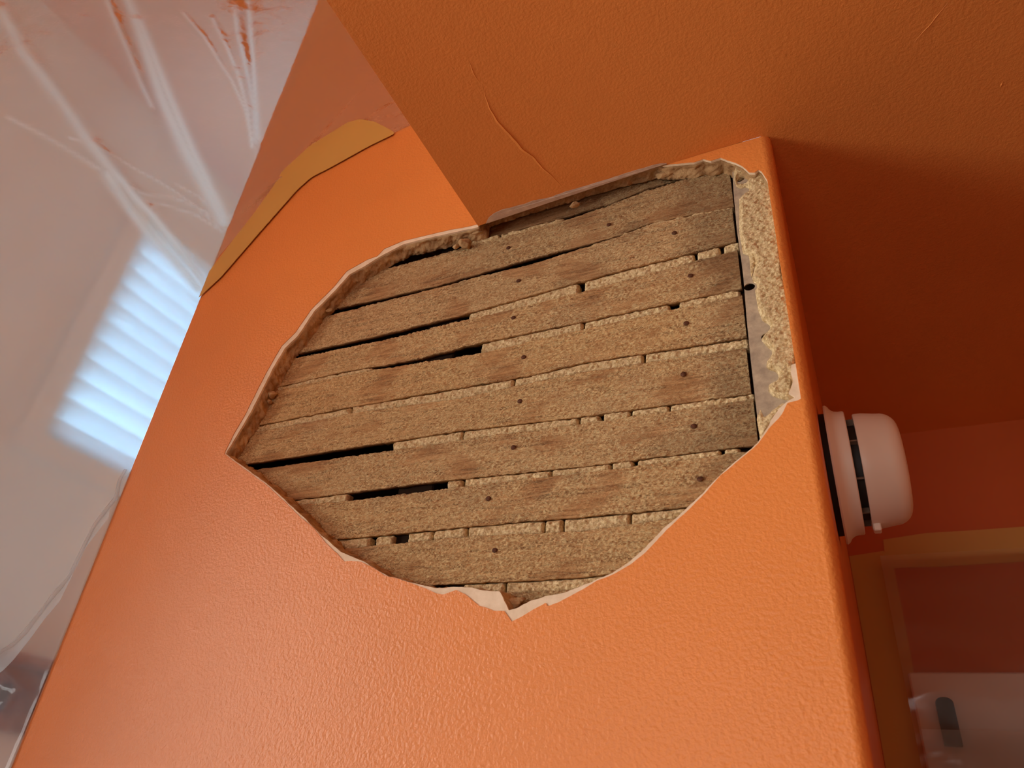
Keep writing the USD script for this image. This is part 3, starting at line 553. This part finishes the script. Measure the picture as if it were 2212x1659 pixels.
low_poly = Polygon([(-0.004, hem[0][1] + 0.004)] + hem[1:] + [(1.2, hem[-1][1] - 0.03), (1.2, 0.02), (-0.004, 0.02)]).buffer(0)
low_poly = max(geoms(low_poly), key=lambda g: g.area)
folds2 = [([(235, 1120), (190, 1200), (140, 1290), (60, 1380), (0, 1428)], 0.010, 0.012), ([(165, 1290), (130, 1340), (90, 1385), (40, 1420), (0, 1430)], 0.010, 0.006), ([(0, 1440), (40, 1475), (70, 1500)], 0.012, 0.008), ([(0, 1530), (35, 1500), (60, 1490)], 0.010, 0.008), ([(130, 1390), (90, 1480), (60, 1560), (40, 1640)], 0.018, 0.012), ([(45, 1560), (40, 1600)], 0.012, 0.01)]
obj('drape', sheet_mesh(low_poly, 0.0065, lambda s, z: 0.0015 + 0 * s, folds2, 8), m_film2, sheet, smooth=True, label='clearer pale drape hanging below the hem')
hp = dense(hem[:-1], 0.006, False)
def roll(pts, r, n=8):
    P = np.c_[A0[0] + pts[:, 0] * DIRU[0], A0[1] + pts[:, 0] * DIRU[1], pts[:, 1]] + NS * 0.003
    t = np.gradient(P, axis=0); t /= np.linalg.norm(t, axis=1)[:, None]; u = np.cross(t, NS); u /= np.linalg.norm(u, axis=1)[:, None]
    a = np.linspace(0, 2 * math.pi, n, endpoint=False); rr = (r * (0.7 + 0.6 * meshkit.noise(P * 30, 2)))[:, None, None]
    return (P[:, None] + rr * (np.cos(a)[None, :, None] * u[:, None] + 0.4 * np.sin(a)[None, :, None] * NS)).reshape(-1, 3), grid_faces(len(P), n, True)
obj('hem', roll(hp, 0.0028), m_film2, sheet, smooth=True, label='bright rolled hem')
# masking tape on the wall along the sheet's edge
tape_w = Polygon(dense(W([(425, 652), (440, 615), (452, 592), (472, 566), (505, 522), (552, 462), (592, 406), (612, 372), (671, 318), (753, 267), (780, 260), (812, 266), (845, 283), (856, 291), (800, 318), (717, 364), (674, 386), (644, 413), (563, 505), (481, 600)], 0.0), 0.01)).buffer(0).intersection(sbox(XW - 0.0002, 0, XS, 4))
tp = thing('masking_tape', 'tan masking tape strip curving along the plastic sheet edge on the bright orange wall', 'tape')
obj('tape_strip', slab(tape_w, -0.0036, -0.0032), m_tape, tp)

# ------------------------------------------------------------------ smoke alarm on the side face
alarm = thing('smoke_alarm', 'round white smoke alarm on the side face of the damaged wall', 'smoke alarm', (XE, 0.135, 1.933))
def onx(m): v = m.vertices.copy(); m.vertices = np.stack([v[:, 2], v[:, 0], v[:, 1]], 1); return m
obj('back_plate', onx(lathe([(0, 0.0003), (0.071, 0.0003), (0.071, 0.007), (0, 0.007)])), m_dark, alarm, smooth=30, label='black back plate in the gap against the wall')
obj('base_ring', onx(lathe([(0, 0.0075), (0.080, 0.0065), (0.0805, 0.0085), (0.0785, 0.011), (0.0745, 0.0135), (0.072, 0.017), (0.0712, 0.021), (0.0712, 0.0265), (0.0700, 0.0275), (0.052, 0.0277), (0, 0.0277)])), m_white, alarm, smooth=35)
obj('vent_core', onx(lathe([(0, 0.0278), (0.055, 0.0278), (0.055, 0.0355), (0, 0.0355)])), m_dark, alarm, smooth=30, label='dark sounding vent between base and cover')
fins = []
for k in range(9):
    a = 2 * math.pi * k / 9 + 0.2; b_ = bx(0.0279, 0.0353, 0.055, 0.062, -0.0008, 0.0008); r_ = trimesh.transformations.rotation_matrix(a, [1, 0, 0]); b_.apply_transform(r_); fins.append(b_)
for q in fins: obj('vent_fin', q, m_fin, alarm)
obj('cover', onx(lathe([(0, 0.0356), (0.0655, 0.0356), (0.0662, 0.037), (0.0660, 0.044), (0.0640, 0.056)] + [(0.0445 + 0.0188 * math.cos(t), 0.0605 + 0.0188 * math.sin(t)) for t in np.linspace(0.0, math.pi / 2, 10)] + [(0.03, 0.0805), (0.012, 0.0812), (0, 0.0813)], 96)), m_white, alarm, smooth=35, label='white domed cover')
obj('clip', bx(0.036, 0.044, -0.006, 0.006, -0.0735, -0.064, 0.0012), m_white, alarm)

# ------------------------------------------------------------------ alcove wall: tape frame, film, cabinet
def far(pts): return W(pts, YF)
cab = thing('wall_cabinet', 'pale cabinet front on the alcove wall, hazy behind thin film', 'cabinet', (0.0, YF, 0.0))
ztop = 1.868
obj('front_panel', bx(0.055, 1.2, -0.018, -0.0005, 0.9, ztop, 0.003), m_pale, cab)
hz = [(0.0905, 1.744), (0.1175, 1.744)]
hb = Polygon([(0.089, 1.742), (0.1175, 1.742), (0.1175, 1.812)] + [(0.10325 + 0.01425 * math.cos(t), 1.812 + 0.010 * math.sin(t)) for t in np.linspace(0, math.pi, 12)] + [(0.089, 1.812)])
obj('handle', slab(hb, -0.036, -0.0185), m_dark, cab, label='short black rounded handle')
tf = thing('tape_frame', 'dull tan masking tape frame on the dark alcove wall', 'tape')
t1 = Polygon(dense(far([(1908, 1166), (2000, 1152), (2100, 1146), (2212, 1138), (2420, 1116), (2420, 1192), (2212, 1213), (2100, 1220), (2040, 1224), (1960, 1226), (1914, 1229)]), 0.01))
t2 = Polygon([(XE + 0.0015, 2.105), (0.055, 2.112), (0.068, 2.07), (0.066, 1.9), (0.060, 1.72), (0.062, 1.3), (0.060, 0.9), (XE + 0.0015, 0.9)])
obj('tape_strip', slab(t2, YF - 0.0007, YF - 0.0002), m_tape, tf)
obj('tape_strip', slab(t1, YF - 0.0013, YF - 0.0008), m_tape, tf)
def flat_film(x0, x1, z0, z1, y, seed, wave, m, parent, name='film'):
    xs, zs = np.arange(x0, x1, 0.012), np.arange(z0, z1, 0.012); X, Z = np.meshgrid(xs, zs)
    n = meshkit.fbm(np.stack([X * 6, Z * 30, X * 0], -1), 4, seed) - 0.5
    loose = wave * (0.25 + smoothstep(z1 - 0.05, z1 - 0.3, Z))
    Y = y - 0.5 * loose + n * loose
    return obj(name, (np.stack([X, Y, Z], -1).reshape(-1, 3), grid_faces(*X.shape)), m, parent, smooth=True)
fl = thing('alcove_film', 'thin creased plastic film taped over the alcove wall and cabinet', 'plastic film')
flat_film(0.045, 1.3, 0.9, 2.09, YF - 0.040, 5, 0.012, m_film3, fl)
fo = thing('film_overlap', 'second lower strip of plastic film crossing the bottom of the black handle', 'plastic film')
flat_film(0.056, 1.3, 0.9, 1.772, YF - 0.060, 11, 0.014, m_film3, fo)

# ------------------------------------------------------------------ wooden rack on the window wall behind the drape
rk = thing('coat_rack', 'blurred dark wooden coat rack low on the window wall behind the drape', 'coat rack', (XL, 0.0, 0.0))
obj('rail_board', bx(0.0, 0.022, 0.36, 1.0, 1.655, 1.80, 0.004), m_fir, rk)
obj('shelf_board', bx(0.0, 0.11, 0.36, 1.0, 1.80, 1.822, 0.004), m_fir, rk)
for y in (0.47, 0.60, 0.73, 0.86):
    obj('peg', cat_(bx(0.022, 0.075, y - 0.011, y + 0.011, 1.70, 1.722, 0.003), bx(0.062, 0.078, y - 0.013, y + 0.013, 1.69, 1.755, 0.004)), m_dark, rk, label='dark peg')
